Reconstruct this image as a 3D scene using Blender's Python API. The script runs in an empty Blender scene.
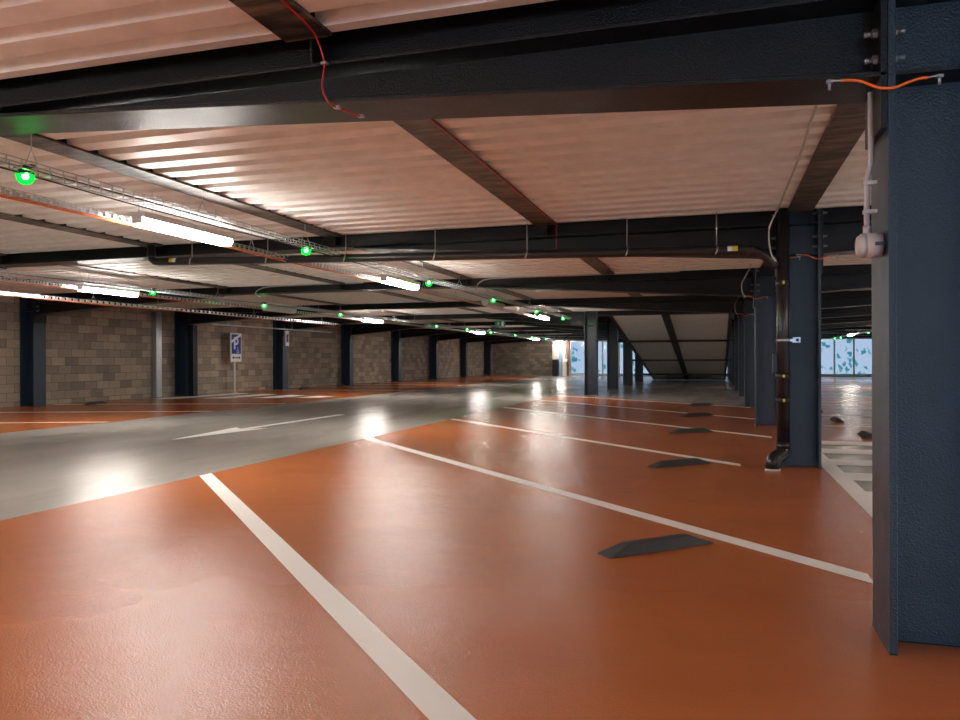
import bpy, bmesh, math, random
from mathutils import Vector, Matrix
random.seed(7)
C = bpy.context.scene.collection
SC = bpy.context.scene

# ------------------------------------------------------------------ helpers
class MB:
    """collects shapes (world coordinates) and links them as one mesh"""
    def __init__(s):
        s.v = []; s.f = []; s.sm = []
    def add(s, vs, fs, smooth=False):
        n = len(s.v); s.v += [tuple(v) for v in vs]
        for f in fs:
            s.f.append([n + i for i in f]); s.sm.append(smooth)
        return s
    def box(s, x0, x1, y0, y1, z0, z1):
        vs = [(x0,y0,z0),(x1,y0,z0),(x1,y1,z0),(x0,y1,z0),(x0,y0,z1),(x1,y0,z1),(x1,y1,z1),(x0,y1,z1)]
        return s.add(vs, [(0,3,2,1),(4,5,6,7),(0,1,5,4),(1,2,6,5),(2,3,7,6),(3,0,4,7)])
    def hexa(s, b, t):
        """b, t: four bottom and four top corners (counter-clockwise)"""
        return s.add(list(b)+list(t), [(0,3,2,1),(4,5,6,7),(0,1,5,4),(1,2,6,5),(2,3,7,6),(3,0,4,7)])
    def prism(s, poly, ax, a0, a1, smooth=False):
        """extrude a 2-D polygon along axis ax"""
        n = len(poly)
        def P(p, a):
            return {'x':(a,p[0],p[1]), 'y':(p[0],a,p[1]), 'z':(p[0],p[1],a)}[ax]
        vs = [P(p,a0) for p in poly] + [P(p,a1) for p in poly]
        fs = [tuple(range(n)), tuple(range(n, 2*n))[::-1]]
        s.add(vs, fs)
        s.add(vs, [(i, (i+1)%n, n+(i+1)%n, n+i) for i in range(n)], smooth)
        return s
    def tube(s, path, r, n=10, caps=True):
        P = [Vector(p) for p in path]
        R = r if isinstance(r, (list, tuple)) else [r]*len(P)
        d0 = (P[1]-P[0]).normalized()
        u = d0.orthogonal().normalized()
        vs = []
        for i, p in enumerate(P):
            if i == 0: d = d0
            elif i == len(P)-1: d = (P[i]-P[i-1]).normalized()
            else: d = ((P[i]-P[i-1]).normalized() + (P[i+1]-P[i]).normalized()).normalized()
            u = (u - d*u.dot(d)).normalized(); w = d.cross(u)
            for k in range(n):
                a = 2*math.pi*k/n
                vs.append(p + (u*math.cos(a) + w*math.sin(a))*R[i])
        fs = []
        for i in range(len(P)-1):
            for k in range(n):
                fs.append((i*n+k, i*n+(k+1)%n, (i+1)*n+(k+1)%n, (i+1)*n+k))
        s.add(vs, fs, n > 5)
        if caps:
            s.add(vs[:n], [tuple(range(n))[::-1]]); s.add(vs[-n:], [tuple(range(n))])
        return s
    def ball(s, c, r, nu=16, nv=10, v0=0.0, v1=math.pi, sx=1, sy=1, sz=1):
        vs = []
        for j in range(nv+1):
            th = v0 + (v1-v0)*j/nv
            for i in range(nu):
                ph = 2*math.pi*i/nu
                vs.append((c[0]+sx*r*math.sin(th)*math.cos(ph), c[1]+sy*r*math.sin(th)*math.sin(ph), c[2]+sz*r*math.cos(th)))
        fs = []
        for j in range(nv):
            for i in range(nu):
                fs.append((j*nu+i, (j+1)*nu+i, (j+1)*nu+(i+1)%nu, j*nu+(i+1)%nu))
        return s.add(vs, fs, True)
    def build(s, name, mat, parent=None, bevel=0):
        me = bpy.data.meshes.new(name)
        off = parent_loc(parent)
        me.from_pydata([(v[0]-off[0], v[1]-off[1], v[2]-off[2]) for v in s.v], [], s.f)
        me.polygons.foreach_set('use_smooth', s.sm)
        bm = bmesh.new(); bm.from_mesh(me)
        bmesh.ops.remove_doubles(bm, verts=bm.verts, dist=1e-6)
        bmesh.ops.recalc_face_normals(bm, faces=bm.faces)
        bm.to_mesh(me); bm.free()
        o = bpy.data.objects.new(name, me); C.objects.link(o)
        me.materials.append(mat)
        if parent: o.parent = parent
        if bevel:
            b = o.modifiers.new('bevel', 'BEVEL'); b.width = bevel; b.segments = 2; b.limit_method = 'ANGLE'
        return o

def parent_loc(o):
    l = Vector((0,0,0))
    while o is not None:
        l += Vector(o.location); o = o.parent
    return l

def tag(o, label, cat, group=None):
    o['label'] = label; o['category'] = cat; o['kind'] = 'thing'
    if group: o['group'] = group
    return o

def thing(name, label, cat, loc=(0,0,0), group=None):
    o = bpy.data.objects.new(name, None); C.objects.link(o)
    o.location = loc; o.empty_display_size = .1
    return tag(o, label, cat, group)

def struct(name, mb, mat, parent=None):
    o = mb.build(name, mat, parent); o['kind'] = 'structure'
    return o

def dup(root, loc, label):
    r = root.copy(); C.objects.link(r); r.location = loc; r['label'] = label
    for ch in list(root.children):
        c = ch.copy(); C.objects.link(c); c.parent = r
        for g in list(ch.children):
            d = g.copy(); C.objects.link(d); d.parent = c
    return r

ORD = ['first','second','third','fourth','fifth','sixth','seventh','eighth','ninth','tenth','eleventh','twelfth']

# ------------------------------------------------------------------ materials
def mat(name):
    m = bpy.data.materials.new(name); m.use_nodes = True
    nt = m.node_tree; b = nt.nodes['Principled BSDF']
    return m, nt, b
def N(nt, t, **kw):
    n = nt.nodes.new(t)
    for k, v in kw.items():
        if k in n.inputs: n.inputs[k].default_value = v
        else: setattr(n, k, v)
    return n
def ramp(nt, fac, stops):
    r = nt.nodes.new('ShaderNodeValToRGB'); e = r.color_ramp.elements
    while len(e) < len(stops): e.new(.5)
    for x, (p, c) in zip(e, stops):
        x.position = p; x.color = c if len(c) == 4 else (*c, 1)
    nt.links.new(fac, r.inputs[0]); return r
def coords(nt, scale=(1,1,1)):
    t = nt.nodes.new('ShaderNodeNewGeometry')
    m = nt.nodes.new('ShaderNodeMapping'); m.inputs['Scale'].default_value = scale
    nt.links.new(t.outputs['Position'], m.inputs[0]); return m.outputs[0]
def noise(nt, vec, scale, detail=4, rough=.55):
    n = N(nt, 'ShaderNodeTexNoise'); n.inputs['Scale'].default_value = scale
    n.inputs['Detail'].default_value = detail; n.inputs['Roughness'].default_value = rough
    nt.links.new(vec, n.inputs['Vector']); return n.outputs['Fac']
def bump(nt, b, h, strength, dist=.01):
    n = N(nt, 'ShaderNodeBump'); n.inputs['Strength'].default_value = strength; n.inputs['Distance'].default_value = dist
    nt.links.new(h, n.inputs['Height']); nt.links.new(n.outputs[0], b.inputs['Normal'])
def simple(name, col, rough=.5, metal=0, spec=.5):
    m, nt, b = mat(name)
    b.inputs['Base Color'].default_value = (*col, 1); b.inputs['Roughness'].default_value = rough
    b.inputs['Metallic'].default_value = metal; b.inputs['Specular IOR Level'].default_value = spec
    v = coords(nt); f = noise(nt, v, 6, 3)
    r = ramp(nt, f, [(0.25, tuple(c*.9 for c in col)), (0.75, tuple(min(1, c*1.08) for c in col))])
    nt.links.new(r.outputs[0], b.inputs['Base Color'])
    return m
def emit(name, col, strength):
    m = bpy.data.materials.new(name); m.use_nodes = True; nt = m.node_tree
    nt.nodes.clear(); e = N(nt, 'ShaderNodeEmission'); o = N(nt, 'ShaderNodeOutputMaterial')
    e.inputs[0].default_value = (*col, 1); e.inputs[1].default_value = strength
    nt.links.new(e.outputs[0], o.inputs[0]); return m
def paint_floor(name, c0, c1, rough, stretch, bscale, bstr, spec=.5, streak=.35, wave=.012):
    m, nt, b = mat(name)
    v = coords(nt, stretch); f = noise(nt, v, .8, 5, .5)
    r = ramp(nt, f, [(.22, c0), (.78, c1)])
    nt.links.new(r.outputs[0], b.inputs['Base Color'])
    f2 = noise(nt, v, 1.3, 4, .5)
    rr = ramp(nt, f2, [(.2, (rough*(1-streak),)*3), (.8, (rough*(1+streak),)*3)])
    nt.links.new(rr.outputs[0], b.inputs['Roughness'])
    b.inputs['Specular IOR Level'].default_value = spec
    g = noise(nt, coords(nt), bscale, 2, .5)
    u = noise(nt, coords(nt, stretch), 2.6, 3, .5)
    b1 = N(nt, 'ShaderNodeBump'); b1.inputs['Strength'].default_value = 1; b1.inputs['Distance'].default_value = wave
    nt.links.new(u, b1.inputs['Height'])
    b2 = N(nt, 'ShaderNodeBump'); b2.inputs['Strength'].default_value = bstr; b2.inputs['Distance'].default_value = .004
    nt.links.new(g, b2.inputs['Height']); nt.links.new(b1.outputs[0], b2.inputs['Normal']); nt.links.new(b2.outputs[0], b.inputs['Normal'])
    return m

M = {}
M['orange'] = paint_floor('orange floor coating', (.40,.112,.031), (.50,.150,.044), .205, (.7,1,1), 150, .6, .45, .15, .007)
M['concrete'] = paint_floor('grey floor coating', (.27,.252,.235), (.46,.43,.40), .215, (1.0,.3,1), 110, .4, .42, .22, .009)
M['line'] = paint_floor('white line paint', (.80,.78,.75), (.88,.86,.83), .42, (1,1,1), 170, .15, .5, .1, .004)
def steel(name, c, rough, dusty, stops=(.25,.85), st=(1,1,1)):
    m, nt, b = mat(name)
    v = coords(nt)
    f = noise(nt, coords(nt, st), 3 if st[1] == 1 else 5, 5, .6)
    r = ramp(nt, f, [(stops[0], c), (stops[1], tuple(x + d for x, d in zip(c, dusty)))])
    nt.links.new(r.outputs[0], b.inputs['Base Color'])
    b.inputs['Roughness'].default_value = rough; b.inputs['Specular IOR Level'].default_value = .34 if name.startswith('black') else .58
    f2 = noise(nt, v, 5, 4, .6)
    rr = ramp(nt, f2, [(.2, (rough*.97,)*3), (.85, (rough*1.35,)*3)])
    nt.links.new(rr.outputs[0], b.inputs['Roughness'])
    g = noise(nt, v, 120, 2, .6)
    bump(nt, b, g, .9, .004)
    return m
M['steel'] = steel('black paint on steel', (.0055,.0065,.0085), .30, (.004,.0045,.005))
M['column'] = steel('sky tinted black paint on steel', (.005,.017,.034), .30, (.004,.011,.018))  # blue of the reflected sky is mixed into the black base colour
M['dusty'] = steel('dusty dark steel', (.014,.012,.011), .38, (.17,.125,.09), (.42,.66), (.6,2.2,1))
M['deck'] = simple('white coated steel deck', (.84,.82,.79), .42)
M['soffit'] = simple('grey concrete slab', (.42,.42,.40), .7)
M['rampsheet'] = simple('pale grey soffit sheet', (.86,.86,.85), .45)
M['galv'] = simple('galvanised steel', (.55,.57,.59), .35, .8)
M['pvc'] = simple('black plastic pipe', (.014,.014,.016), .28)
M['rubber'] = simple('black rubber', (.035,.036,.038), .6)
M['bolt'] = simple('grey bolt steel', (.30,.31,.34), .4, .6)
M['red'] = simple('red cable', (.55,.02,.025), .4)
M['oran'] = simple('orange cable', (.85,.16,.02), .4)
M['greyc'] = simple('grey cable', (.45,.43,.41), .5)
M['blackc'] = simple('black cable', (.02,.02,.02), .5)
M['siren'] = simple('pale grey plastic', (.52,.47,.47), .35)
M['housing'] = simple('white luminaire housing', (.75,.75,.73), .4)
M['unlit'] = simple('opal diffuser switched off', (.70,.69,.66), .3)
M['blue'] = simple('blue sign face', (.015,.035,.34), .35)
M['white'] = simple('white sign paint', (.80,.80,.82), .4)
M['yellow'] = simple('yellow label', (.75,.55,.03), .5)
M['cream'] = simple('cream paint', (.72,.66,.56), .6)
M['bluegrey'] = simple('blue grey door paint', (.20,.29,.44), .4)
M['brown'] = simple('brown wood', (.16,.065,.03), .5)
M['black'] = simple('black paint', (.012,.013,.016), .4)
M['exitgreen'] = simple('green exit sign face', (.01,.20,.13), .4)
LAMP = 98
M['lamp'] = emit('lit fluorescent tube', (1.0,.93,.85), LAMP)
def lens(name, col, k):
    m = bpy.data.materials.new(name); m.use_nodes = True; nt = m.node_tree; nt.nodes.clear()
    e = N(nt, 'ShaderNodeEmission'); t = N(nt, 'ShaderNodeBsdfTransparent'); a = N(nt, 'ShaderNodeAddShader'); o = N(nt, 'ShaderNodeOutputMaterial')
    e.inputs[0].default_value = (*col, 1); e.inputs[1].default_value = k; t.inputs[0].default_value = (*[min(1, .15+c) for c in col], 1)
    nt.links.new(e.outputs[0], a.inputs[0]); nt.links.new(t.outputs[0], a.inputs[1]); nt.links.new(a.outputs[0], o.inputs[0]); return m
M['green'] = lens('green indicator lens', (.0,.75,.06), .9)
M['greencore'] = emit('green indicator led', (.45,1.0,.55), 45)
M['greendark'] = simple('dark green plastic dome', (.005,.09,.03), .15)
M['bluelamp'] = lens('blue indicator lens', (.01,.06,.9), 1.2)
M['bluelampcore'] = emit('blue indicator led', (.2,.3,1.0), 45)

# block wall
m, nt, b = mat('concrete block wall'); M['block'] = m
def blockmat(m, nt, b, order):
    tc = nt.nodes.new('ShaderNodeNewGeometry'); sp = nt.nodes.new('ShaderNodeSeparateXYZ'); cb = nt.nodes.new('ShaderNodeCombineXYZ')
    nt.links.new(tc.outputs['Position'], sp.inputs[0])
    nt.links.new(sp.outputs[order[0]], cb.inputs[0]); nt.links.new(sp.outputs[2], cb.inputs[1])
    br = nt.nodes.new('ShaderNodeTexBrick')
    br.inputs['Scale'].default_value = 1; br.inputs['Brick Width'].default_value = .40; br.inputs['Row Height'].default_value = .20
    br.inputs['Mortar Size'].default_value = .006; br.inputs['Mortar Smooth'].default_value = .3; br.inputs['Bias'].default_value = 0
    br.inputs['Color1'].default_value = (.21,.18,.155,1); br.inputs['Color2'].default_value = (.42,.34,.26,1); br.inputs['Mortar'].default_value = (.10,.085,.07,1)
    nt.links.new(cb.outputs[0], br.inputs['Vector'])
    f = noise(nt, cb.outputs[0], 14, 5, .7)
    mx = N(nt, 'ShaderNodeMix', data_type='RGBA', blend_type='MULTIPLY'); mx.inputs[0].default_value = .5
    r = ramp(nt, f, [(.3, (.65,.65,.65)), (.7, (1.15,1.15,1.15))])
    nt.links.new(br.outputs['Color'], mx.inputs[6]); nt.links.new(r.outputs[0], mx.inputs[7])
    nt.links.new(mx.outputs[2], b.inputs['Base Color']); b.inputs['Roughness'].default_value = .85
    bump(nt, b, br.outputs['Fac'], -.5, .006)
blockmat(m, nt, b, 'Y')
m, nt, b = mat('concrete block end wall'); M['blockx'] = m; blockmat(m, nt, b, 'X')

# printed glass: clear film with teal leaf shapes, the daylight outside shines through
m = bpy.data.materials.new('printed glass with teal leaves'); m.use_nodes = True; nt = m.node_tree; nt.nodes.clear(); M['glass'] = m
v = coords(nt)
w = noise(nt, v, 1.3, 2, .5)
vo = N(nt, 'ShaderNodeTexVoronoi'); vo.inputs['Scale'].default_value = 1.5; vo.inputs['Randomness'].default_value = 1
mp = N(nt, 'ShaderNodeMapping'); mp.inputs['Rotation'].default_value = (0, .6, 0); mp.inputs['Scale'].default_value = (1.7, 1, 1.0)
va = N(nt, 'ShaderNodeVectorMath', operation='ADD'); nc = N(nt, 'ShaderNodeTexNoise'); nc.inputs['Scale'].default_value = 2.2
vs_ = N(nt, 'ShaderNodeVectorMath', operation='SCALE'); vs_.inputs['Scale'].default_value = .9
nt.links.new(v, nc.inputs['Vector']); nt.links.new(nc.outputs['Color'], vs_.inputs[0]); nt.links.new(v, va.inputs[0]); nt.links.new(vs_.outputs[0], va.inputs[1])
nt.links.new(va.outputs[0], mp.inputs[0]); nt.links.new(mp.outputs[0], vo.inputs['Vector'])
lf = ramp(nt, vo.outputs['Distance'], [(.0, (1,1,1)), (.27, (1,1,1)), (.35, (0,0,0)), (1, (0,0,0))])
lf2 = ramp(nt, w, [(.38, (0,0,0)), (.47, (1,1,1))])
mm = N(nt, 'ShaderNodeMath', operation='MULTIPLY'); nt.links.new(lf.outputs[0], mm.inputs[0]); nt.links.new(lf2.outputs[0], mm.inputs[1])
mx = N(nt, 'ShaderNodeMix', data_type='RGBA'); mx.inputs[6].default_value = (.35,.305,.285,1); mx.inputs[7].default_value = (.11,.20,.19,1)
nt.links.new(mm.outputs[0], mx.inputs[0])
tr = N(nt, 'ShaderNodeBsdfTransparent'); gl = N(nt, 'ShaderNodeBsdfGlossy'); gl.inputs['Roughness'].default_value = .08
ms = N(nt, 'ShaderNodeMixShader'); ms.inputs[0].default_value = .05
out = N(nt, 'ShaderNodeOutputMaterial')
nt.links.new(mx.outputs[2], tr.inputs[0]); nt.links.new(tr.outputs[0], ms.inputs[1]); nt.links.new(gl.outputs[0], ms.inputs[2]); nt.links.new(ms.outputs[0], out.inputs[0])

# ------------------------------------------------------------------ layout (metres; x across the hall, y along it, z up)
T = [3.34 + 5.17*k for k in range(10)]        # steel frames
XW = -15.02                                    # face of the block wall
XL, XR = -14.98, .61                           # left faces of the wall columns / row columns
CD, CW = .385, .335                            # column section depth (x) and flange width (y)
CX = XR + CD/2
JX = [CX - 2.6*k for k in range(6)]            # ceiling joists
YE = 52.0                                      # end facade
YB = -9.0
LIP, HB, TOP = 2.46, 2.15, 2.755
FX = -10.5
def fz(x): return .02*max(0.0, FX - x)         # the bays by the wall fall to the lane

# ------------------------------------------------------------------ floor
def floor_slab(x0, x1, y0, y1, dz, th):
    mb = MB()
    xs = [x0] + ([FX] if x0 < FX < x1 else []) + [x1]
    for a, c in zip(xs, xs[1:]):
        za, zc = fz(a)+dz, fz(c)+dz
        mb.hexa([(a,y0,za-th),(c,y0,zc-th),(c,y1,zc-th),(a,y1,za-th)], [(a,y0,za),(c,y0,zc),(c,y1,zc),(a,y1,za)])
    return mb
floor = struct('floor', floor_slab(XW-.2, 17.2, YB-.2, YE+2, 0, .2), M['concrete'])
def flat(poly, dz, name, m, label=None):
    """thin layer of paint on the floor"""
    mb = MB(); n = len(poly)
    mb.add([(x,y,fz(x)+dz) for x,y in poly] + [(x,y,fz(x)+dz-.001) for x,y in poly],
           [tuple(range(n)), tuple(range(n,2*n))[::-1]] + [(i,(i+1)%n,n+(i+1)%n,n+i) for i in range(n)])
    o = mb.build(name, m, floor)
    if label: o['label'] = label
    return o
XB = -4.73
LT = [6.27, 9.85, 13.5, 17.14, 20.6, 23.25]
flat([(XB,YB),(1.02,YB),(1.02,18.3),(.66,18.65),(XB+.05,23.95),(XB,23.3)], .003, 'orange_coating', M['orange'], 'orange floor coating of the angled bays by the column row')
flat([(XW,YB),(FX,YB),(FX,45.2),(-11.4,50.3),(XW,50.3)], .003, 'orange_coating', M['orange'], 'orange floor coating of the bays along the block wall')
flat([(1.17,11.15),(6.4,11.15),(6.4,46.3),(1.17,46.3)], .003, 'orange_coating', M['orange'], 'orange floor coating of the bays beyond the column row')
flat([(12.0,YB),(17,YB),(17,46.3),(12.0,46.3)], .003, 'orange_coating', M['orange'])
def line(p, q, w, label=None, name='bay_line', dz=.005, skew=None):
    p = Vector(p); q = Vector(q); d = (q-p).normalized(); n = Vector((-d.y, d.x))*w/2
    if skew is None: e = (p-n, q-n, q+n, p+n)
    else:                                       # ends cut parallel to the lane edge
        k = n.x/d.x
        e = (p-n+d*k, q-n+d*k, q+n-d*k, p+n-d*k)
    return flat([(v.x, v.y) for v in e], dz, name, M['line'], label)
LW = .128
for i, t0 in enumerate([2.7] + LT):
    L = 4.95 if i == 3 else 5.45
    t0 += .052
    line((XB+.01, t0), (XB+.01+L, t0-L*(1.04 if i < 5 else 1.06 if i < 6 else .89)), LW, skew=1)
# bays along the block wall
for t0 in (5.2, 8.25, 11.3, 14.3, 17.3):
    line((FX-.02, t0), (-14.9, t0-2.95), .10, skew=1)
for t0 in (26.2, 29.2, 32.2, 35.2, 38.2, 41.2, 44.2):
    line((FX-.02, t0), (-14.9, t0-2.95), .10, skew=1)
# striped zone by the wall
def lerp(a, c, f): return a + (c-a)*f
def hz_edge(x): return 20.3 + .85*(x-(FX-.4))
flat([(FX-.4,20.3),(FX-.4,20.95),(-14.98,20.95),(-14.98,hz_edge(-14.98))], .0045, 'hatched_zone', M['concrete'], 'grey three-cornered hatched zone between the wall bays')
for xa in (-14.55,-13.55,-12.55,-11.6):
    xb = xa+.52
    flat([(xa,hz_edge(xa)),(xb,hz_edge(xb)),(xb,20.95),(xa,20.95)], .006, 'hatch_stripe', M['line'])
# striped zone beyond the column row
flat([(1.02,1.0),(1.17,1.0),(1.17,11.15),(1.02,11.15)], .005, 'zone_border', M['line'], 'white border line of the striped zone')
for k, (y0, y1) in enumerate([(10.72,11.2),(9.72,10.22),(8.68,9.18),(7.62,8.12),(6.50,7.02),(5.45,5.97),(4.4,4.9),(3.3,3.85)]):
    flat([(1.17,y0),(6.3,y0),(6.3,y1),(1.17,y1)], .005, 'hatch_stripe', M['line'])
for k in range(1, 14):
    y = 11.15 + 2.585*k
    flat([(1.3,y-.05),(6.3,y-.05),(6.3,y+.05),(1.3,y+.05)], .005, 'bay_line', M['line'])
flat([(1.17,46.3),(6.4,46.3),(6.4,46.45),(1.17,46.45)], .005, 'bay_line', M['line'])
# arrow painted in the lane, pointing back towards the camera
ax = -7.28
flat([(ax,9.0),(ax+.30,10.95),(ax+.07,10.75),(ax+.07,14.1),(ax-.07,14.1),(ax-.07,10.75),(ax-.30,10.95)], .004, 'direction_arrow', M['line'], 'long white arrow painted on the grey lane')
flat([(-9.1,4.0),(-9.088,4.0),(-8.30,12.5),(-8.312,12.5)], .004, 'floor_joint', M['black'], 'dark joint line in the grey lane')

# ------------------------------------------------------------------ walls
struct('wall_left', MB().box(XW-.2, XW, YB, YE, 0, 2.78), M['block'])
struct('wall_far', MB().box(XW, -10.60, YE-.1, YE+.1, -.02, 2.6), M['blockx'])
struct('wall_right', MB().box(17.0, 17.2, YB, YE, 0, 2.78), M['block'])
struct('wall_back', MB().box(XW, 1.5, YB-.2, YB, 0, 2.78).box(5.3, 17.0, YB-.2, YB, 0, 2.78).box(1.5, 5.3, YB-.2, YB, 0, .6).box(1.5, 5.3, YB-.2, YB, 2.6, 2.78), M['cream'])  # unseen; opening sized for blue sheen on the columns, cream chosen for bounce
struct('wall_far', MB().box(XW-.2, 17.2, YE-.1, YE+.2, 2.38, 2.78), M['steel'])

# end facade: printed glass panes in grey frames
x = -9.55; n = 1
while x < 16.8:
    w = 1.1
    wf = MB()
    wf.box(x, x+.05, YE-.04, YE+.04, .10, 2.38).box(x+w-.05, x+w, YE-.04, YE+.04, .10, 2.38)
    wf.box(x+.05, x+w-.05, YE-.04, YE+.04, .10, .17).box(x+.05, x+w-.05, YE-.04, YE+.04, 2.31, 2.38)
    wo = struct('window_%d' % n, wf, M['galv'])
    MB().box(x+.05, x+w-.05, YE-.006, YE+.006, .17, 2.31).build('pane', M['glass'], wo)
    x += w; n += 1
struct('trim_1', MB().box(-9.55, 17, YE-.08, YE+.08, 0, .10), M['soffit'])
# corner by the end wall: painted pillar, door leaf, wall stub, post
p = thing('painted_pillar', 'cream pillar with black lower half at the end of the block wall', 'pillar', (-10.4, 51.2, 0))
MB().box(-10.59, -10.22, 51.0, 51.35, 1.12, 2.42).build('upper_half', M['cream'], p)
MB().box(-10.59, -10.22, 51.0, 51.35, 0, 1.12).build('lower_half', M['black'], p)
d = struct('door_1', MB().box(-10.33, -10.05, 51.6, 51.66, .0, 2.35), M['bluegrey'])
MB().tube([(-10.14,51.58,1.0),(-10.08,51.58,1.0)], .02, 6).build('door_handle', M['galv'], d)
struct('wall_far_stub', MB().box(-10.96, -9.54, 52.1, 52.3, 0, 2.38).box(-10.05, -9.785, 51.85, 52.1, 0, 2.38), M['cream'])
p = tag(MB().box(-9.78, -9.60, 51.8, 51.9, 0, 2.38).build('brown_post', M['brown']), 'narrow brown post beside the first glass pane of the end facade', 'post')
p = thing('switch_box', 'small pale switch box beside the brown post by the glass facade', 'box', (-9.7, 51.7, 1.0))
MB().box(-9.95, -9.70, 51.62, 51.79, .98, 1.16).build('box_body', M['white'], p, .01)
MB().tube([(-9.86,51.7,1.16),(-9.86,51.7,2.3)], .03, 8).build('conduit', M['greyc'], p)

# ------------------------------------------------------------------ ceiling deck
def deck(y0, y1, spans, name):
    mb = MB(); pitch = .29; n = max(1, round((y1-y0)/pitch)); pt = (y1-y0)/n
    zl, zh = 2.604, 2.712
    prof = []
    for i in range(n):
        b0 = y0 + i*pt
        for f, z in ((0,zl),(.27,zl),(.36,zh),(.66,zh),(.75,zl)):
            prof.append((b0+f*pt, z))
    prof.append((y1, zl))
    for x0, x1 in spans:
        k = len(prof)
        # each end of a flute stays a true profile with a little thickness
        vs = [(x0,y,z) for y,z in prof] + [(x1,y,z) for y,z in prof]
        vs += [(x0,y,z+.0015) for y,z in prof] + [(x1,y,z+.0015) for y,z in prof]
        fs = [(i,i+1,k+i+1,k+i) for i in range(k-1)] + [(2*k+i,2*k+i+1,3*k+i+1,3*k+i) for i in range(k-1)]
        mb.add(vs, fs)
    return struct(name, mb, M['deck'])
lines = [XL+.05] + JX[::-1] + [CX+2.6, CX+5.2, CX+7.8, CX+10.4, CX+13.0, 16.9]
allspans = [(a+.075, c-.075) for a, c in zip(lines, lines[1:])]
ys = [YB-.1+.2, T[0]-5.17] + T + [YE-.1]
for k, (y0, y1) in enumerate(zip(ys, ys[1:])):
    sp = allspans
    if 5 <= k-1 <= 7 or k-1 == 4 and False:
        pass
    yy0, yy1 = y0+.165, y1-.165
    if k-2 in (4,5,6):                           # the ramp comes down through these bays
        sp = [s for s in sp if not (-4.3 < (s[0]+s[1])/2 < .7)]
    deck(yy0, yy1, sp, 'ceiling')
struct('ceiling', MB().box(XW-.2, 17.2, YB-.2, YE+.2, 2.78, 2.9), M['soffit'])

# joists: flat bottom flange, web and top flange
JG = 'ceiling joists between the cross beams'
def joist(label):
    root = thing('ceiling_joist', label, 'joist', (0,0,2.585), JG)
    l = 5.17-.34
    MB().box(-.12,.12,0,l,2.585,2.601).build('bottom_flange', M['dusty'], root)
    MB().box(-.008,.008,0,l,2.601,2.745).build('web', M['steel'], root)
    MB().box(-.06,.06,0,l,2.745,2.760).build('top_flange', M['steel'], root)
    return root
j0 = None
JW = ['over the column row','first from the column row','second from the column row','third from the column row','fourth from the column row','fifth from the column row']
for k in range(-1, 9):
    for i, xj in enumerate(JX):
        if k in (4,5,6) and i == 1: continue
        y = (T[0]+5.17*k) + .17
        if k == -1:
            lab = 'dark steel joist %s, in front of the first cross beam' % JW[i]
        else:
            lab = 'dark steel joist %s, between %s and %s beams' % (JW[i], ORD[k], ORD[k+1])
        if j0 is None: j0 = joist(lab); j0.location = (xj, y, 2.585)
        else: dup(j0, (xj, y, 2.585), lab)
for k in (1,2,3):
    dup(j0, (CX+2.6, T[k]+.17, 2.585), 'dark steel joist beyond the column row, between the %s and %s beams' % (ORD[k], ORD[k+1]))

# ------------------------------------------------------------------ columns
def column(name, x, y, zb, label, group, m, stiff=True):
    root = thing(name, label, 'column', (x, y, zb), group)
    x0, x1 = x-CD/2, x+CD/2; y0, y1 = y-CW/2, y+CW/2; ft = .026
    MB().box(x0, x0+ft, y0, y1, zb, TOP+.02).build('flange', M['column'], root, .002)
    MB().box(x1-ft, x1, y0, y1, zb, TOP+.02).build('flange', M['column'], root, .002)
    MB().box(x0+ft, x1-ft, y-.008, y+.008, zb, TOP+.02).build('web', M['column'], root)
    for z in (HB, LIP):
        for s in (-1, 1):
            ya, yb = sorted((y+s*.009, y+s*(CW/2-.005)))
            MB().box(x0+ft, x1-ft, ya, yb, z, z+.016).build('stiffener', M['steel'], root)
    w = MB()
    for xf in (x0-.004, x1-.024):
        w.prism([(xf,zb),(xf+.030,zb),(xf+.026,zb+.010),(xf+.004,zb+.010)], 'y', y0-.004, y1+.004)
    w.box(x0+ft, x1-ft, y-.014, y+.014, zb, zb+.010)
    w.build('weld_bead', M['steel'], root)
    return root
RG = 'steel columns in the row beside the angled bays'
desc = ['nearest steel column, tall and blue-black, carrying the grey siren', 'blue-black steel column standing behind the black downpipe']
c0 = None
for k in range(10):
    lab = desc[k] if k < 2 else 'blue-black steel column, %s along the row from the siren column' % ORD[k]
    if c0 is None: c0 = column('steel_column', CX, T[0], 0, lab, RG, M['column'])
    else: dup(c0, (CX, T[k], 0), lab)
RC = 'steel columns along the ramp'
for q, k in enumerate((4,5,6,7)):
    dup(c0, (-3.75, T[k], 0), 'dark steel column beside the ramp, %s from its high end' % ORD[q])['group'] = RC
LG = 'steel columns along the block wall'
xl = XL + CD/2
for q, k in enumerate(range(2,10)):
    c = dup(c0, (xl, T[k], fz(xl)-.006), ['black steel column on the block wall, first from the near end','black steel column between the galvanised post and the parking sign','black steel column with a grey call box, beyond the parking sign'][q] if q < 3 else 'black steel column on the block wall, %s from the near end' % ORD[q])
    c['group'] = LG
c = tag(MB().box(XL+CD+.004, XL+CD+.16, T[3]-.06, T[3]+.14, fz(XL+CD+.1), 2.14).build('cable_duct', M['steel']), 'black box duct standing against the wall column next to the parking sign', 'duct')

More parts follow.
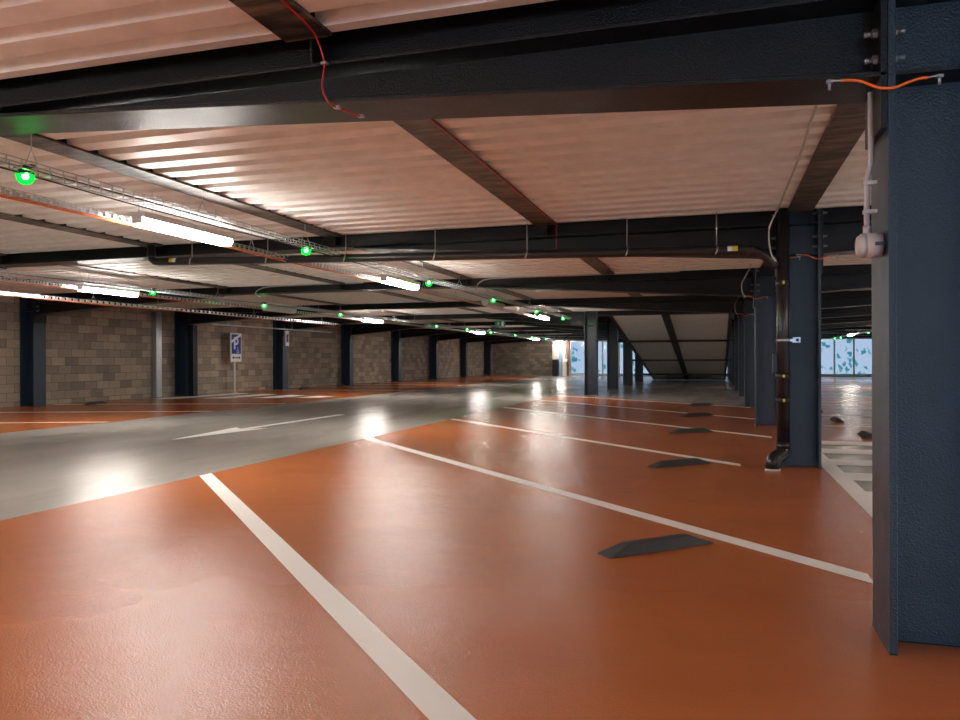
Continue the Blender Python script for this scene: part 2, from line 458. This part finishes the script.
# ------------------------------------------------------------------ cross beams
def hexbolt(mb, x, y, z, s, r=.019):
    mb.prism([(y+r*math.cos(a), z+r*math.sin(a)) for a in [i*math.pi/3 for i in range(6)]], 'x', x, x+s*.018)
    mb.tube([(x+s*.018,y,z),(x+s*.045,y,z)], .011, 8)
def crossbeam(x0, x1, y, label, group, h0, h1, bolts, tri=4.75):
    """I-section from x0 to x1, tapered haunches below its ends where h0/h1"""
    root = thing('cross_beam', label, 'beam', (x0, y, LIP), group)
    fw = .16
    MB().box(x0, x1, y-fw, y+fw, LIP, LIP+.022).build('bottom_flange', M['steel'], root, .005)
    MB().box(x0, x1, y-fw+.01, y+fw-.01, TOP-.022, TOP).build('top_flange', M['steel'], root)
    MB().box(x0, x1, y-.007, y+.007, LIP+.022, TOP-.022).build('web', M['steel'], root)
    def haunch(xe, s):
        xt = xe + s*tri
        # sloping web and flange
        w = MB(); w.prism([(xe,HB+.02),(xt,LIP-.001),(xe,LIP-.001)], 'y', y-.006, y+.006)
        h = w.build('haunch_web', M['steel'], root)
        f = MB(); f.prism([(xe,HB),(xt,LIP-.022),(xt,LIP-.001),(xe,HB+.022)], 'y', y-fw, y+fw)
        f.build('haunch_flange', M['steel'], h, .005)
        e = MB(); xa, xb = sorted((xe, xe+s*.022)); e.box(xa-.0005, xb, y-fw, y+fw, HB-.19, TOP+.01)
        ep = e.build('end_plate', M['steel'], root)
        if bolts:
            for dz in (2.235, 2.335, 2.43-.03+.17):
                for dy in (-.095, .095):
                    bm = MB(); hexbolt(bm, xe+s*.022, y+dy, dz, s); bm.build('bolt', M['bolt'], ep)
                    bm = MB(); hexbolt(bm, xe-s*.027, y+dy, dz, -s); bm.build('bolt', M['bolt'], ep)
    if h0: haunch(x0, 1)
    if h1: haunch(x1, -1)
    for q in range(len(JX)):
        if x0+.3 < JX[q] < x1-.3 and bolts:
            st = MB()
            for s in (-1, 1):
                ya, yb = sorted((y+s*.008, y+s*.15)); st.box(JX[q]-.006, JX[q]+.006, ya, yb, LIP+.022, TOP-.022)
            st.build('stiffener', M['steel'], root)
    return root
BG = 'cross beams over the lane'; BR = 'cross beams beyond the column row'
xa = XL + CD + .001; xb = XR - .001; xc = XR + CD + .001
for k in range(10):
    lab = 'black steel cross beam over the lane, %s from the camera' % ORD[k]
    if k == 4: crossbeam(-3.75+CD/2+.001, xb, T[k], 'short black steel beam over the high end of the ramp', BG, False, False, False)
    if k in (4,5,6,7): crossbeam(xa, -3.75-CD/2-.001, T[k], lab, BG, True, True, False, 3.2)
    else: crossbeam(xa, xb, T[k], lab, BG, True, True, k < 3)
    crossbeam(xc, 16.9, T[k], 'black steel cross beam beyond the column row, %s from the camera' % ORD[k], BR, True, False, k < 3)

# ------------------------------------------------------------------ ramp
RS, RE = .137, 42.3
def rz(y): return RS*(RE-y)
r = thing('parking_ramp', 'sloping ramp with pale soffit sheets coming down between the columns', 'ramp', (-1.36, RE, 0))
x0, x1 = -3.12, .34; ya, yb = 24.25, RE-.15
MB().hexa([(x0,ya,rz(ya)),(x1,ya,rz(ya)),(x1,yb,rz(yb)),(x0,yb,rz(yb))], [(x0,ya,rz(ya)+.16),(x1,ya,rz(ya)+.16),(x1,yb,rz(yb)+.16),(x0,yb,rz(yb)+.16)]).build('soffit_sheet', M['rampsheet'], r)
def stringer(xx0, xx1, d, name):
    MB().hexa([(xx0,ya,rz(ya)-d),(xx1,ya,rz(ya)-d),(xx1,yb,max(.012,rz(yb)-d)),(xx0,yb,max(.012,rz(yb)-d))], [(xx0,ya,rz(ya)+.10),(xx1,ya,rz(ya)+.10),(xx1,yb,rz(yb)+.10),(xx0,yb,rz(yb)+.10)]).build(name, M['steel'], r)
stringer(x0-.12, x0-.001, .03, 'side_stringer'); stringer(x1+.001, x1+.10, .03, 'side_stringer')
MB().hexa([(-1.62,ya,rz(ya)-.05),(-1.38,ya,rz(ya)-.05),(-1.38,yb,max(.01,rz(yb)-.05)),(-1.62,yb,max(.01,rz(yb)-.05))], [(-1.62,ya,rz(ya)-.001),(-1.38,ya,rz(ya)-.001),(-1.38,yb,rz(yb)-.001),(-1.62,yb,rz(yb)-.001)]).build('center_beam', M['steel'], r)
for k in (5,6,7):
    MB().box(-3.55, XR-.002, T[k]-.10, T[k]+.10, rz(T[k])-.06, rz(T[k])+.02).build('cross_rib', M['steel'], r)
MB().box(x0, x1, yb-.02, RE+.12, .012, .13).build('toe_beam', M['steel'], r)
# side walls of corrugation lines on the soffit sheet are thin laps
lap = MB()
for q in range(1, 36):
    y = ya + q*.5
    if y < yb-.2:
        lap.hexa([(x0+.02,y,rz(y)-.006),(x1-.02,y,rz(y)-.006),(x1-.02,y+.02,rz(y+.02)-.006),(x0+.02,y+.02,rz(y+.02)-.006)], [(x0+.02,y,rz(y)),(x1-.02,y,rz(y)),(x1-.02,y+.02,rz(y+.02)),(x0+.02,y+.02,rz(y+.02))])
lap.build('sheet_lap', M['rampsheet'], r)

# ------------------------------------------------------------------ luminaires
def luminaire(label, group, lit, x=0, y=0, z=2.27):
    root = thing('ceiling_luminaire', label, 'lamp', (x, y, z), group)
    MB().prism([(x-.064,z+.0615),(x-.085,z+.050),(x-.085,z+.105),(x+.085,z+.105),(x+.085,z+.050),(x+.064,z+.0615)], 'y', y-.64, y+.64).build('housing', M['housing'], root)
    MB().prism([(x-.062,z+.06),(x-.070,z+.03),(x-.045,z-.012),(x+.045,z-.012),(x+.070,z+.03),(x+.062,z+.06)], 'y', y-.625, y+.625, True).build('diffuser', M['lamp'] if lit else M['unlit'], root)
    for s in (-.64, .625):
        MB().box(x-.054, x+.054, y+s, y+s+.015, z+.004, z+.065).build('end_cap', M['housing'], root)
    for dy in (-.45, .45):
        MB().tube([(x,y+dy,z+.105),(x,y+dy,2.60)], .004, 5).build('hanger', M['galv'], root)
    return root
def place(lit0, x, y, label):
    return dup(lit0, (x, y, 2.27), label)
GL = 'luminaires above the edge of the angled bays'; GW = 'luminaires above the edge of the wall bays'; GF = 'luminaires beyond the column row'
on = luminaire('lit luminaire nearest the camera, hanging over the near lane edge', GL, True, -4.73, 6.06)
off = luminaire('unlit luminaire hanging between two lit ones over the angled bays edge', GL, False, -4.73, 16.4)
place(on, -4.73, 11.15, 'lit luminaire over the near lane edge, second from the camera')
place(on, -4.73, 21.4, 'lit luminaire over the near lane edge, last before the ramp columns')
place(on, -4.73, .75, 'unseen luminaire carrying on the near lane edge row for fill, level with the camera')  # row carried on out of view to add fill light
place(on, -4.73, -4.4, 'unseen luminaire carrying on the near lane edge row for fill, behind the camera')
place(on, -4.73, -1.8, 'unseen luminaire added between the row spacing for fill, just behind the camera')  # extra lamp off the regular spacing, added to lift the ambient light
xw = -10.0
for q, (y, li) in enumerate([(-4.4,1),(.3,1),(10.8,1),(16.2,0),(21.4,1),(26.6,0),(32.4,1),(43.5,1),(50.9,1)]):  # first two are out of view, added as fill near the camera
    o = place(on if li else off, xw, y, '%s luminaire along the wall side of the lane, %s from the near end' % ('lit' if li else 'unlit', ORD[q]))
    o['group'] = GW
for q, y in enumerate([-4.2, -1.6, 1.0, 6.1, 11.2, 21.5, 32.0, 42.5]):  # all but the far ones are out of view, added to brighten this side
    o = place(on, 6.45, y, 'lit luminaire beyond the column row, %s from the near end' % ORD[q]); o['group'] = GF

# ------------------------------------------------------------------ green bay indicators
def indicator(label, group, glow, x=0, y=0, z=2.27):
    root = thing('bay_indicator', label, 'light', (x, y, z), group)
    zc = z + .045
    d = MB(); d.ball((x,y,zc), .056, 20, 8, math.radians(78), math.pi); d.build('lens', M[glow], root)
    d = MB(); d.ball((x,y,zc), .022, 12, 8); d.build('led', M[glow + 'core'], root)
    d = MB(); d.ball((x,y,zc), .057, 20, 6, 0, math.radians(78)); d.build('dome', M['greendark'], root)
    d = MB(); d.box(x-.075, x+.075, y-.022, y+.022, z+.098, z+.113); d.build('bracket', M['black'], root)
    return root
GI = 'green bay indicators above the angled bays'; GJ = 'green bay indicators above the wall bays'; GK = 'indicators beyond the column row'
g0 = None
for q, y in enumerate([3.95, 7.56, 11.35, 15.0, 18.9, 22.4]):
    lab = 'green glowing bay indicator on the near cable tray, %s from the camera' % ORD[q]
    if g0 is None: g0 = indicator(lab, GI, 'green', -4.33, y)
    else: dup(g0, (-4.33, y, 2.27), lab)
for q, y in enumerate([7.7, 11.3, 14.8, 18.4, 25.7, 29.2, 32.6, 36.9, 40.5, 44.0, 48.2]):
    dup(g0, (-9.52, y, 2.27), 'green glowing bay indicator on the tray over the wall bays, %s from the near end' % ORD[q])['group'] = GJ
for q, y in enumerate([39.6, 45.0, 48.0, 50.3]):
    dup(g0, (6.75, y, 2.27), 'green glowing bay indicator beyond the column row, %s from the blue one' % ORD[q])['group'] = GK
indicator('blue glowing bay indicator beyond the column row, near the siren column', GK, 'bluelamp', 6.72, 35.2)

# ------------------------------------------------------------------ cable trays (bent wire)
def tray(x, y0, y1, z, w, h, step, label, cable=None, wire=.0032, slot=0):
    root = thing('cable_tray', label, 'cable tray', (x, y0, z), 'wire cable trays under the ceiling')
    mb = MB()
    for dx, dz in ((-w/2,0),(w/2,0),(-w/2,h),(w/2,h)) + (() if slot else ((-w/2,h*.5),(w/2,h*.5))):
        mb.box(x+dx-wire, x+dx+wire, y0, y1, z+dz-wire, z+dz+wire)
    n = int((y1-y0)/step)
    for i in range(n+1):
        y = y0 + i*step
        if slot:
            mb.box(x-w/2, x+w/2, y-slot/2, y+slot/2, z-.0015, z+.0015)
            for s in (-1, 1): mb.box(x+s*w/2-.0015, x+s*w/2+.0015, y-slot/2, y+slot/2, z, z+h)
            continue
        mb.box(x-w/2-wire, x+w/2+wire, y-wire, y+wire, z-wire, z+wire)
        for s in (-1, 1): mb.box(x+s*w/2-wire, x+s*w/2+wire, y-wire, y+wire, z, z+h)
    mb.build('wire_basket', M['galv'], root)
    y = y0 + .7
    while y < y1:
        hm = MB()
        hm.tube([(x,y,z+h+.10),(x,y,2.602)], .004, 5)
        for s in (-1, 1): hm.tube([(x,y,z+h+.10),(x+s*w/2,y,z+h)], .004, 5)
        hm.build('hanger', M['galv'], root); y += 1.75
    if cable:
        for (dx, dz, rr, mk) in cable:
            pts = []; yy = y0
            while yy <= y1:
                pts.append((x+dx+.006*math.sin(yy*2.1), yy, z+dz+.007*math.sin(yy*1.3+dx*50))); yy += .4
            MB().tube(pts, rr, 6).build('cable', M[mk], root)
    return root
tray(-4.28, -2, 23.2, 2.335, .10, .055, .11, 'galvanised wire cable tray carrying the nearest green indicators', [(.02,.012,.006,'blackc'),(-.045,-.012,.006,'blackc')])
tray(-4.95, -2, 22.3, 2.315, .06, .045, .09, 'wire cable tray with orange cable beside the nearest lit luminaires', [(.0,-.014,.009,'oran'),(-.02,.012,.006,'oran')], .0025, .03)
tray(-9.55, 2, 50.5, 2.335, .10, .055, .12, 'wire cable tray carrying the green indicators over the wall bays', [(.02,.012,.006,'blackc')])
tray(-10.2, 2, 50.5, 2.315, .06, .045, .12, 'wire cable tray beside the luminaires over the wall bays', [(.0,-.014,.007,'oran')], .0025, .04)
tray(-11.2, 4, 21.5, 2.195, .09, .05, .15, 'bright slotted cable tray crossing in front of the block wall columns', [(.03,-.014,.006,'oran')], .002, .055)
tray(-13.6, 18.6, 25.5, 2.12, .06, .03, .16, 'short slotted cable tray along the block wall above the parking sign', None, .002, .07)
tray(6.7, 20, 51, 2.335, .10, .055, .2, 'wire cable tray beyond the column row under the ceiling', None)

# ------------------------------------------------------------------ drainage
p = thing('downpipe', 'black vertical downpipe with elbow at its foot in front of a column', 'pipe', (.625, 8.25, 0))
px_, py_ = .632, 8.25
MB().tube([(px_,py_,.25),(px_,py_,2.60)], .062, 24).build('pipe', M['pvc'], p)
el = MB()
pts = [(px_,py_,.27),(px_,py_,.20),(px_-.012,py_-.025,.155),(px_-.05,py_-.07,.135),(px_-.085,py_-.12,.12),(px_-.105,py_-.145,.085),(px_-.11,py_-.15,.02)]
el.tube(pts, [.068,.068,.07,.072,.072,.07,.068], 20); el.build('elbow', M['pvc'], p)
MB().tube([(px_-.11,py_-.15,.0),(px_-.11,py_-.15,.02)], .074, 20).build('floor_collar', M['galv'], p)
for z in (.235, .69, .93, 1.86):
    s = MB().tube([(px_,py_,z-.03),(px_,py_,z+.03)], .070, 24).build('sleeve', M['pvc'], p)
    if z > .5: MB().box(px_-.008, px_+.012, py_-.073, py_-.068, z-.016, z+.016).build('yellow_mark', M['yellow'], s)
MB().box(px_-.10, px_-.055, py_-.05, py_+.03, .93+.03, 1.16).build('clamp_block', M['black'], p, .004)
MB().tube([(px_,py_,1.275),(px_,py_,1.30)], .066, 24).build('clip_band', M['galv'], p)
cl = MB(); cl.box(px_+.06, px_+.12, py_-.02, py_+.02, 1.275, 1.30); cl.box(px_+.09, px_+.16, py_-.03, py_+.03, 1.262, 1.274).box(px_+.09, px_+.16, py_-.03, py_+.03, 1.303, 1.315).box(px_+.148,px_+.16,py_-.03,py_+.03,1.274,1.303)
cl.build('clip_bracket', M['galv'], p)
h = thing('drain_pipe', 'black drain pipe running level along the front of the second cross beam', 'pipe', (-6.9, 8.22, 2.2))
yp = 8.20
def hz(x): return 2.365 + (x+6.72)*(2.195-2.365)/(7.1)
path = [(-6.93,yp,2.60),(-6.93,yp,2.46),(-6.915,yp,2.405),(-6.87,yp,2.375),(-6.80,yp,hz(-6.8))]
for x in [-6.2+.6*i for i in range(11)] : path.append((x,yp,hz(x)))
path += [(.30,yp,hz(.30)),(.385,yp,2.185),(.44,yp,2.155),(.575,yp+.03,2.02)]
MB().tube(path, .048, 18).build('pipe', M['pvc'], h)
MB().box(-7.05,-6.81, yp-.07, yp+.07, 2.585, 2.602).build('top_plate', M['steel'], h)
MB().tube([(-6.93,yp,2.43),(-6.93,yp,2.47)], .055, 18).build('sleeve', M['pvc'], h)
MB().tube([(.30,yp,hz(.30)),(.36,yp,2.187)], .054, 18).build('sleeve', M['pvc'], h)
for xx, mk in ((-6.60,'yellow'),(-6.55,'white'),(.18,'yellow'),(.13,'white')):
    MB().prism([(yp+.0496*math.cos(a), hz(xx)+.0496*math.sin(a)) for a in [math.radians(d) for d in (195,180,165,150,135,120)]] + [(yp+.047*math.cos(a), hz(xx)+.047*math.sin(a)) for a in [math.radians(d) for d in (120,135,150,165,180,195)]], 'x', xx-.024, xx+.024).build('label_band', M[mk], h)
for x in (-6.31,-5.22,-4.17,-3.05,-1.98,-.90,.0):
    hm = MB(); hm.tube([(x,yp,hz(x)+.05),(x,yp,2.60)], .006, 6)
    hm.tube([(x,yp,hz(x)+.05),(x+.012,yp-.052,hz(x)+.02),(x+.004,yp-.054,hz(x)-.015),(x-.012,yp-.038,hz(x)-.04)], .008, 6)
    hm.build('hanger', M['galv'], h)

# ------------------------------------------------------------------ siren on the nearest column
s = thing('alarm_siren', 'pale grey alarm siren with conduit on the nearest column', 'siren', (.555, 3.22, 1.535))
sx, sy, sz = .558, 3.27, 1.535
prof = [(-.044,.020),(-.041,.034),(-.028,.045),(-.012,.0475),(-.0115,.0455),(-.008,.0455),(-.0075,.0475),(.045,.0465),(.048,.040)]
MB().tube([(sx+a, sy, sz) for a, q in prof], [q for a, q in prof], 28).build('body', M['siren'], s)
MB().box(sx+.015, XR-.001, sy-.052, sy+.02, sz-.007, sz+.007).build('bracket', M['black'], s)
MB().tube([(sx-.005,sy,sz+.04),(sx-.005,sy,sz+.075)], .014, 12).build('gland', M['siren'], s)
cpath = [(sx-.005,sy,sz+.07),(sx-.005,sy,1.79),(sx+.002,sy+.004,1.815),(sx+.012,sy+.02,1.85),(sx+.014,sy+.024,1.88),(sx+.014,sy+.024,2.13)]
MB().tube(cpath, .0105, 12).build('conduit', M['siren'], s)
for z in (1.665, 1.775):
    MB().box(sx-.018, sx+.03, sy-.014, sy+.016, z-.007, z+.007).build('conduit_clip', M['siren'], s)

# ------------------------------------------------------------------ cables
def smooth(pts, n=6):
    P = [Vector(p) for p in pts]; out = []
    P = [P[0]*2-P[1]] + P + [P[-1]*2-P[-2]]
    for i in range(1, len(P)-2):
        for k in range(n):
            t = k/n; a, b_, c, d = P[i-1:i+3]
            out.append(tuple(.5*((2*b_) + (c-a)*t + (2*a-5*b_+4*c-d)*t*t + (3*b_-a-3*c+d)*t**3)))
    out.append(tuple(P[-2])); return out
def bond(x, y, label, sc=1.0):
    root = thing('bonding_wire', label, 'wire', (x, y, HB), 'orange bonding wires across the column heads')
    f = y - CW/2 - .012
    pts = [(x-.160,f,HB-.006),(x-.13,f,HB-.008),(x-.09,f,HB-.018),(x-.035,f-.006,HB-.048),(x+.015,f-.006,HB-.054),(x+.055,f,HB-.040),(x+.095,f,HB-.028),(x+.128,f,HB-.026)]
    MB().tube(smooth(pts, 6), .0052, 10).build('wire', M['oran'], root)
    for e, s in ((pts[0],-1),(pts[-1],1)):
        MB().tube([e, (e[0]+s*.035, f+.004, e[2]+.004)], .0035, 8).build('cable_lug', M['galv'], root)
        t = MB(); t.tube([(e[0]+s*.04,f+.012,e[2]-.028),(e[0]+s*.04,f+.012,e[2]+.012)], .006, 8); t.box(e[0]+s*.04-.011, e[0]+s*.04+.011, f+.001, f+.022, e[2]-.002, e[2]+.008)
        t.build('bolt', M['bolt'], root)
    return root
b0 = bond(XR, T[0], 'orange bonding wire sagging across the head of the nearest column')
b0c = ['behind the downpipe', 'third in the row', 'fourth in the row']
for q in (1,2,3):
    dup(b0, (XR+.02, T[q], HB), 'orange bonding wire across the head of the column %s' % b0c[q-1])
dup(b0, (XR+CD-.02, T[1], HB), 'orange bonding wire from the column behind the downpipe to the beam beyond it')
c = thing('red_cable', 'red cable running down over the first cross beam from the joist', 'cable', (-1.7, 3.1, 2.2))
MB().tube(smooth([(-1.685,1.6,2.578),(-1.69,2.4,2.578),(-1.70,2.80,2.577),(-1.715,3.03,2.572),(-1.728,3.13,2.55),(-1.712,3.158,2.46),(-1.722,3.155,2.36),(-1.705,3.16,2.300),(-1.685,3.185,2.272),(-1.652,3.27,2.268),(-1.625,3.36,2.268)]), .0045, 8).build('cable', M['red'], c)
for q in ((-1.675,3.21,2.270),(-1.625,3.36,2.270),(-1.715,3.165,2.462)):
    MB().box(q[0]-.014,q[0]+.014,q[1]-.012,q[1]+.012,q[2]-.006,q[2]+.006).build('cable_clip', M['galv'], c)
c = thing('red_cable', 'thin red cable clipped along the joist between first and second beam', 'cable', (-1.66, 5.0, 2.58))
MB().tube(smooth([(JX[1]+.118,3.55,2.580),(JX[1]+.12,5,2.580),(JX[1]+.12,7,2.580),(JX[1]+.12,8.30,2.580),(JX[1]+.115,8.338,2.55),(JX[1]+.115,8.338,2.30)]), .0045, 6).build('cable', M['red'], c)
c = thing('grey_cable', 'grey cable along the ceiling dropping beside the downpipe', 'cable', (.57, 6, 2.59))
MB().tube(smooth([(.56,3.6,2.592),(.565,5,2.592),(.585,6.1,2.592),(.585,7.9,2.590),(.565,8.06,2.55),(.50,8.08,2.40),(.495,8.08,2.25),(.52,8.08,2.12),(.56,8.1,2.06)]), .009, 8).build('cable', M['greyc'], c)
for q, k in ((0,2),(1,3)):
    c = thing('grey_cable', 'grey cable looping down the beam end at the %s column of the row' % ORD[k], 'cable', (.5, T[k]-.2, 2.2))
    yy = T[k]-.18
    MB().tube(smooth([(.52,yy-.6,2.595),(.52,yy-.05,2.59),(.47,yy,2.50),(.40,yy-.01,2.35),(.41,yy-.01,2.2),(.46,yy-.01,2.13)]), .010, 8).build('cable', M['greyc'], c)
c = thing('grey_cable', 'pale cable along the third cross beam curling down to the tray', 'cable', (-4.2, T[2]-.2, 2.5))
yy = T[2]-.185
MB().tube(smooth([(-.6,yy,2.595),(-2.2,yy,2.59),(-3.6,yy,2.59),(-4.02,yy,2.575),(-4.18,yy,2.50),(-4.22,yy,2.40)]), .011, 8).build('cable', M['greyc'], c)
c = thing('grey_cable', 'pale cable curling off the third beam over the wall bays', 'cable', (-9, T[2]-.2, 2.5))
MB().tube(smooth([(-6.5,yy,2.595),(-8.2,yy,2.59),(-8.65,yy,2.57),(-8.85,yy,2.50),(-8.86,yy,2.42),(-8.75,yy,2.36)]), .012, 8).build('cable', M['greyc'], c)

# ------------------------------------------------------------------ wheel stops
def wheelstop(label, group):
    root = thing('wheel_stop', label, 'wheel stop', (0,0,.005), group)
    L, w, hh = .385, .070, .058
    b_ = MB()
    lo = [(-L,-w,.005),(L,-w,.005),(L,w,.005),(-L,w,.005)]
    hi = [(-L+.17,-.030,.005+hh),(L-.16,-.030,.005+hh),(L-.16,.030,.005+hh),(-L+.16,.030,.005+hh)]
    b_.hexa(lo, hi).build('body', M['rubber'], root, .006)
    for sx_ in (-.19, 0, .19):
        MB().tube([(sx_,0,.060),(sx_,0,.0655)], .016, 10).build('fixing_bolt', M['black'], root)
    return root
GS = 'rubber wheel stops in the angled bays'
ws = wheelstop('black rubber wheel stop in the nearest angled bay', GS)
ws.location = (-.335, 4.57, .005); ws.rotation_euler.z = math.radians(44)
for q, y in enumerate([8.24, 11.98, 15.5, 19.05]):
    o = dup(ws, (-.37, y, .005), 'black rubber wheel stop in the angled bays, %s from the camera' % ORD[q+1])
for q, y in enumerate([12.0, 14.85, 17.5, 20.1]):
    o = dup(ws, (2.02, y, .005), 'black rubber wheel stop beyond the column row, %s from the striped zone' % ORD[q]); o.rotation_euler.z = math.radians(90); o['group'] = 'wheel stops beyond the column row'
for q, y in enumerate([14.9, 24.6, 27.5, 30.6, 33.5, 38.5]):
    o = dup(ws, (-14.2, y, fz(-14.2)+.004), 'black rubber wheel stop against the block wall, %s from the near end' % ORD[q]); o.rotation_euler.z = math.radians(100); o['group'] = 'wheel stops along the block wall'

# ------------------------------------------------------------------ parking sign by the wall
sx, sy = -14.72, 21.18; zb = fz(sx)
s = thing('parking_sign', 'blue parking sign with white P on a grey pole by the block wall', 'sign', (sx, sy, zb))
MB().tube([(sx,sy,zb),(sx,sy,1.95)], .034, 14).build('pole', M['housing'], s)
MB().tube([(sx,sy,zb+.0),(sx,sy,zb+.02)], .085, 16).build('foot_plate', M['galv'], s)
w2 = .285; z0, z1 = 1.07, 1.98
bd = MB().box(sx+.033, sx+.075, sy-w2, sy+w2, z0, z1).build('panel', M['housing'], s, .006)
MB().box(sx+.0752, sx+.078, sy-w2+.04, sy+w2-.04, z0+.25, z1-.04).build('blue_face', M['blue'], bd)
fx = sx+.0785
# the letter P: seen from the lane, y runs from left to right
L = MB()
L.box(fx, fx+.003, sy-.13, sy-.055, z0+.40, z1-.13)
ring = []
cy, cz, ro, ri = sy-.01, z1-.255, .125, .055
for k in range(13):
    a = -math.pi/2 + math.pi*k/12
    ring.append((math.cos(a), math.sin(a)))
for (c1, s1), (c2, s2) in zip(ring, ring[1:]):
    q = [(cy+ri*c1, cz+ri*s1), (cy+ro*c1, cz+ro*s1), (cy+ro*c2, cz+ro*s2), (cy+ri*c2, cz+ri*s2)]
    L.prism(q, 'x', fx, fx+.003)
L.box(fx, fx+.003, sy-.055, cy, cz+ri, cz+ro).box(fx, fx+.003, sy-.055, cy, cz-ro, cz-ri)
L.build('letter', M['white'], bd)
W = MB()                                          # seated wheelchair pictogram
W.ball((fx+.002, sy+.05, z0+.455), .018, 10, 6, sx=.1)
W.tube([(fx+.002,sy+.05,z0+.435),(fx+.002,sy+.055,z0+.375),(fx+.002,sy+.115,z0+.375),(fx+.002,sy+.135,z0+.30)], .009, 6)
W.tube([(fx+.002, sy+.07+.055*math.cos(a), z0+.335+.055*math.sin(a)) for a in [math.pi*.75 + k*math.pi*1.3/10 for k in range(11)]], .008, 6)
W.build('wheelchair_symbol', M['white'], bd)
bn = MB()                                         # white band slung across the upper corner
q = [(sy-w2-.005, z1-.335), (sy-.10, z1-.235), (sy+.12, z1-.135), (sy+w2-.02, z1-.085)]
bn.add([(fx+.006,y,z) for y,z in q] + [(fx+.006,y,z+.085) for y,z in q] + [(fx+.010,y,z) for y,z in q] + [(fx+.010,y,z+.085) for y,z in q],
       [(i,i+1,5+i,4+i) for i in range(3)] + [(8+i,9+i,13+i,12+i) for i in range(3)] + [(i,i+1,9+i,8+i) for i in range(3)] + [(4+i,5+i,13+i,12+i) for i in range(3)])
bn.build('white_band', M['white'], bd)
ar = MB(); ar.box(sx+.0752, sx+.079, sy-.15, sy+.15, z0+.115, z0+.145)
for sg in (-1, 1): ar.prism([(sy+sg*.22, z0+.13), (sy+sg*.14, z0+.175), (sy+sg*.14, z0+.085)], 'x', sx+.0752, sx+.079)
ar.build('double_arrow', M['black'], bd)
p = tag(MB().box(XW+.005, XW+.14, 17.80, 18.02, fz(XW)+.0, 2.47).build('galvanised_post', M['galv']), 'pale galvanised post standing against the block wall', 'post')
# call box on a wall column
p = thing('call_box', 'grey call box fixed on a black column of the block wall', 'box', (-14.55, T[4]-.05, 1.55))
xx = XL+CD
MB().box(xx+.001, xx+.09, T[4]-.13, T[4]+.10, 1.62, 2.16).build('box_body', M['galv'], p, .01)
MB().box(xx+.0905, xx+.095, T[4]-.07, T[4]+.05, 1.75, 2.03).build('box_door', M['black'], p)
# exit sign under a beam
e = thing('exit_sign', 'small green exit sign hanging under a beam over the lane', 'sign', (-7.1, 24.6, 2.2))
ex, ey = -6.85, 24.55
MB().box(ex-.17, ex+.17, ey-.02, ey+.02, 2.20, 2.40).build('face', M['exitgreen'], e)
g = MB(); g.box(ex+.05, ex+.12, ey-.0215, ey-.0202, 2.225, 2.375)
g.build('door_symbol', M['white'], e)
g = MB(); g.ball((ex-.05,ey-.021,2.35),.016,10,6,sy=.1)
for a_, c_ in (((-.05,2.335),(-.065,2.285)),((-.065,2.285),(-.03,2.255)),((-.03,2.255),(-.035,2.225)),((-.065,2.285),(-.10,2.235)),((-.055,2.325),(-.015,2.30)),((-.055,2.325),(-.095,2.305))):
    g.tube([(ex+a_[0],ey-.021,a_[1]),(ex+c_[0],ey-.021,c_[1])], .006, 5)
g.build('running_figure', M['white'], e)
MB().tube([(ex,ey,2.40),(ex,ey,2.60)], .006, 6).build('hanger', M['galv'], e)

# ------------------------------------------------------------------ daylight
w = bpy.data.worlds.new('World'); SC.world = w; w.use_nodes = True
bg = w.node_tree.nodes['Background']; bg.inputs[0].default_value = (.36,.64,1.0,1); bg.inputs[1].default_value = 7.0

# ------------------------------------------------------------------ camera
cam = bpy.data.cameras.new('camera'); co = bpy.data.objects.new('camera', cam); C.objects.link(co)
cam.sensor_width = 36; cam.lens = 36*770/960; cam.clip_start = .05; cam.clip_end = 300
co.matrix_world = Matrix.Translation((0,0,1.1)) @ Matrix.Rotation(math.radians(17.1),4,'Z') @ Matrix.Rotation(math.pi/2,4,'X') @ Matrix.Rotation(math.radians(-.19),4,'Z')
SC.camera = co
SC.view_settings.view_transform = 'Standard'; SC.view_settings.look = 'None'
SC.view_settings.gamma = 1; SC.view_settings.use_curve_mapping = False
SC.view_settings.exposure = 0.52
SC.cycles.max_bounces = 8; SC.cycles.diffuse_bounces = 5; SC.cycles.glossy_bounces = 4; SC.cycles.transparent_max_bounces = 12
SC.cycles.sample_clamp_indirect = 8
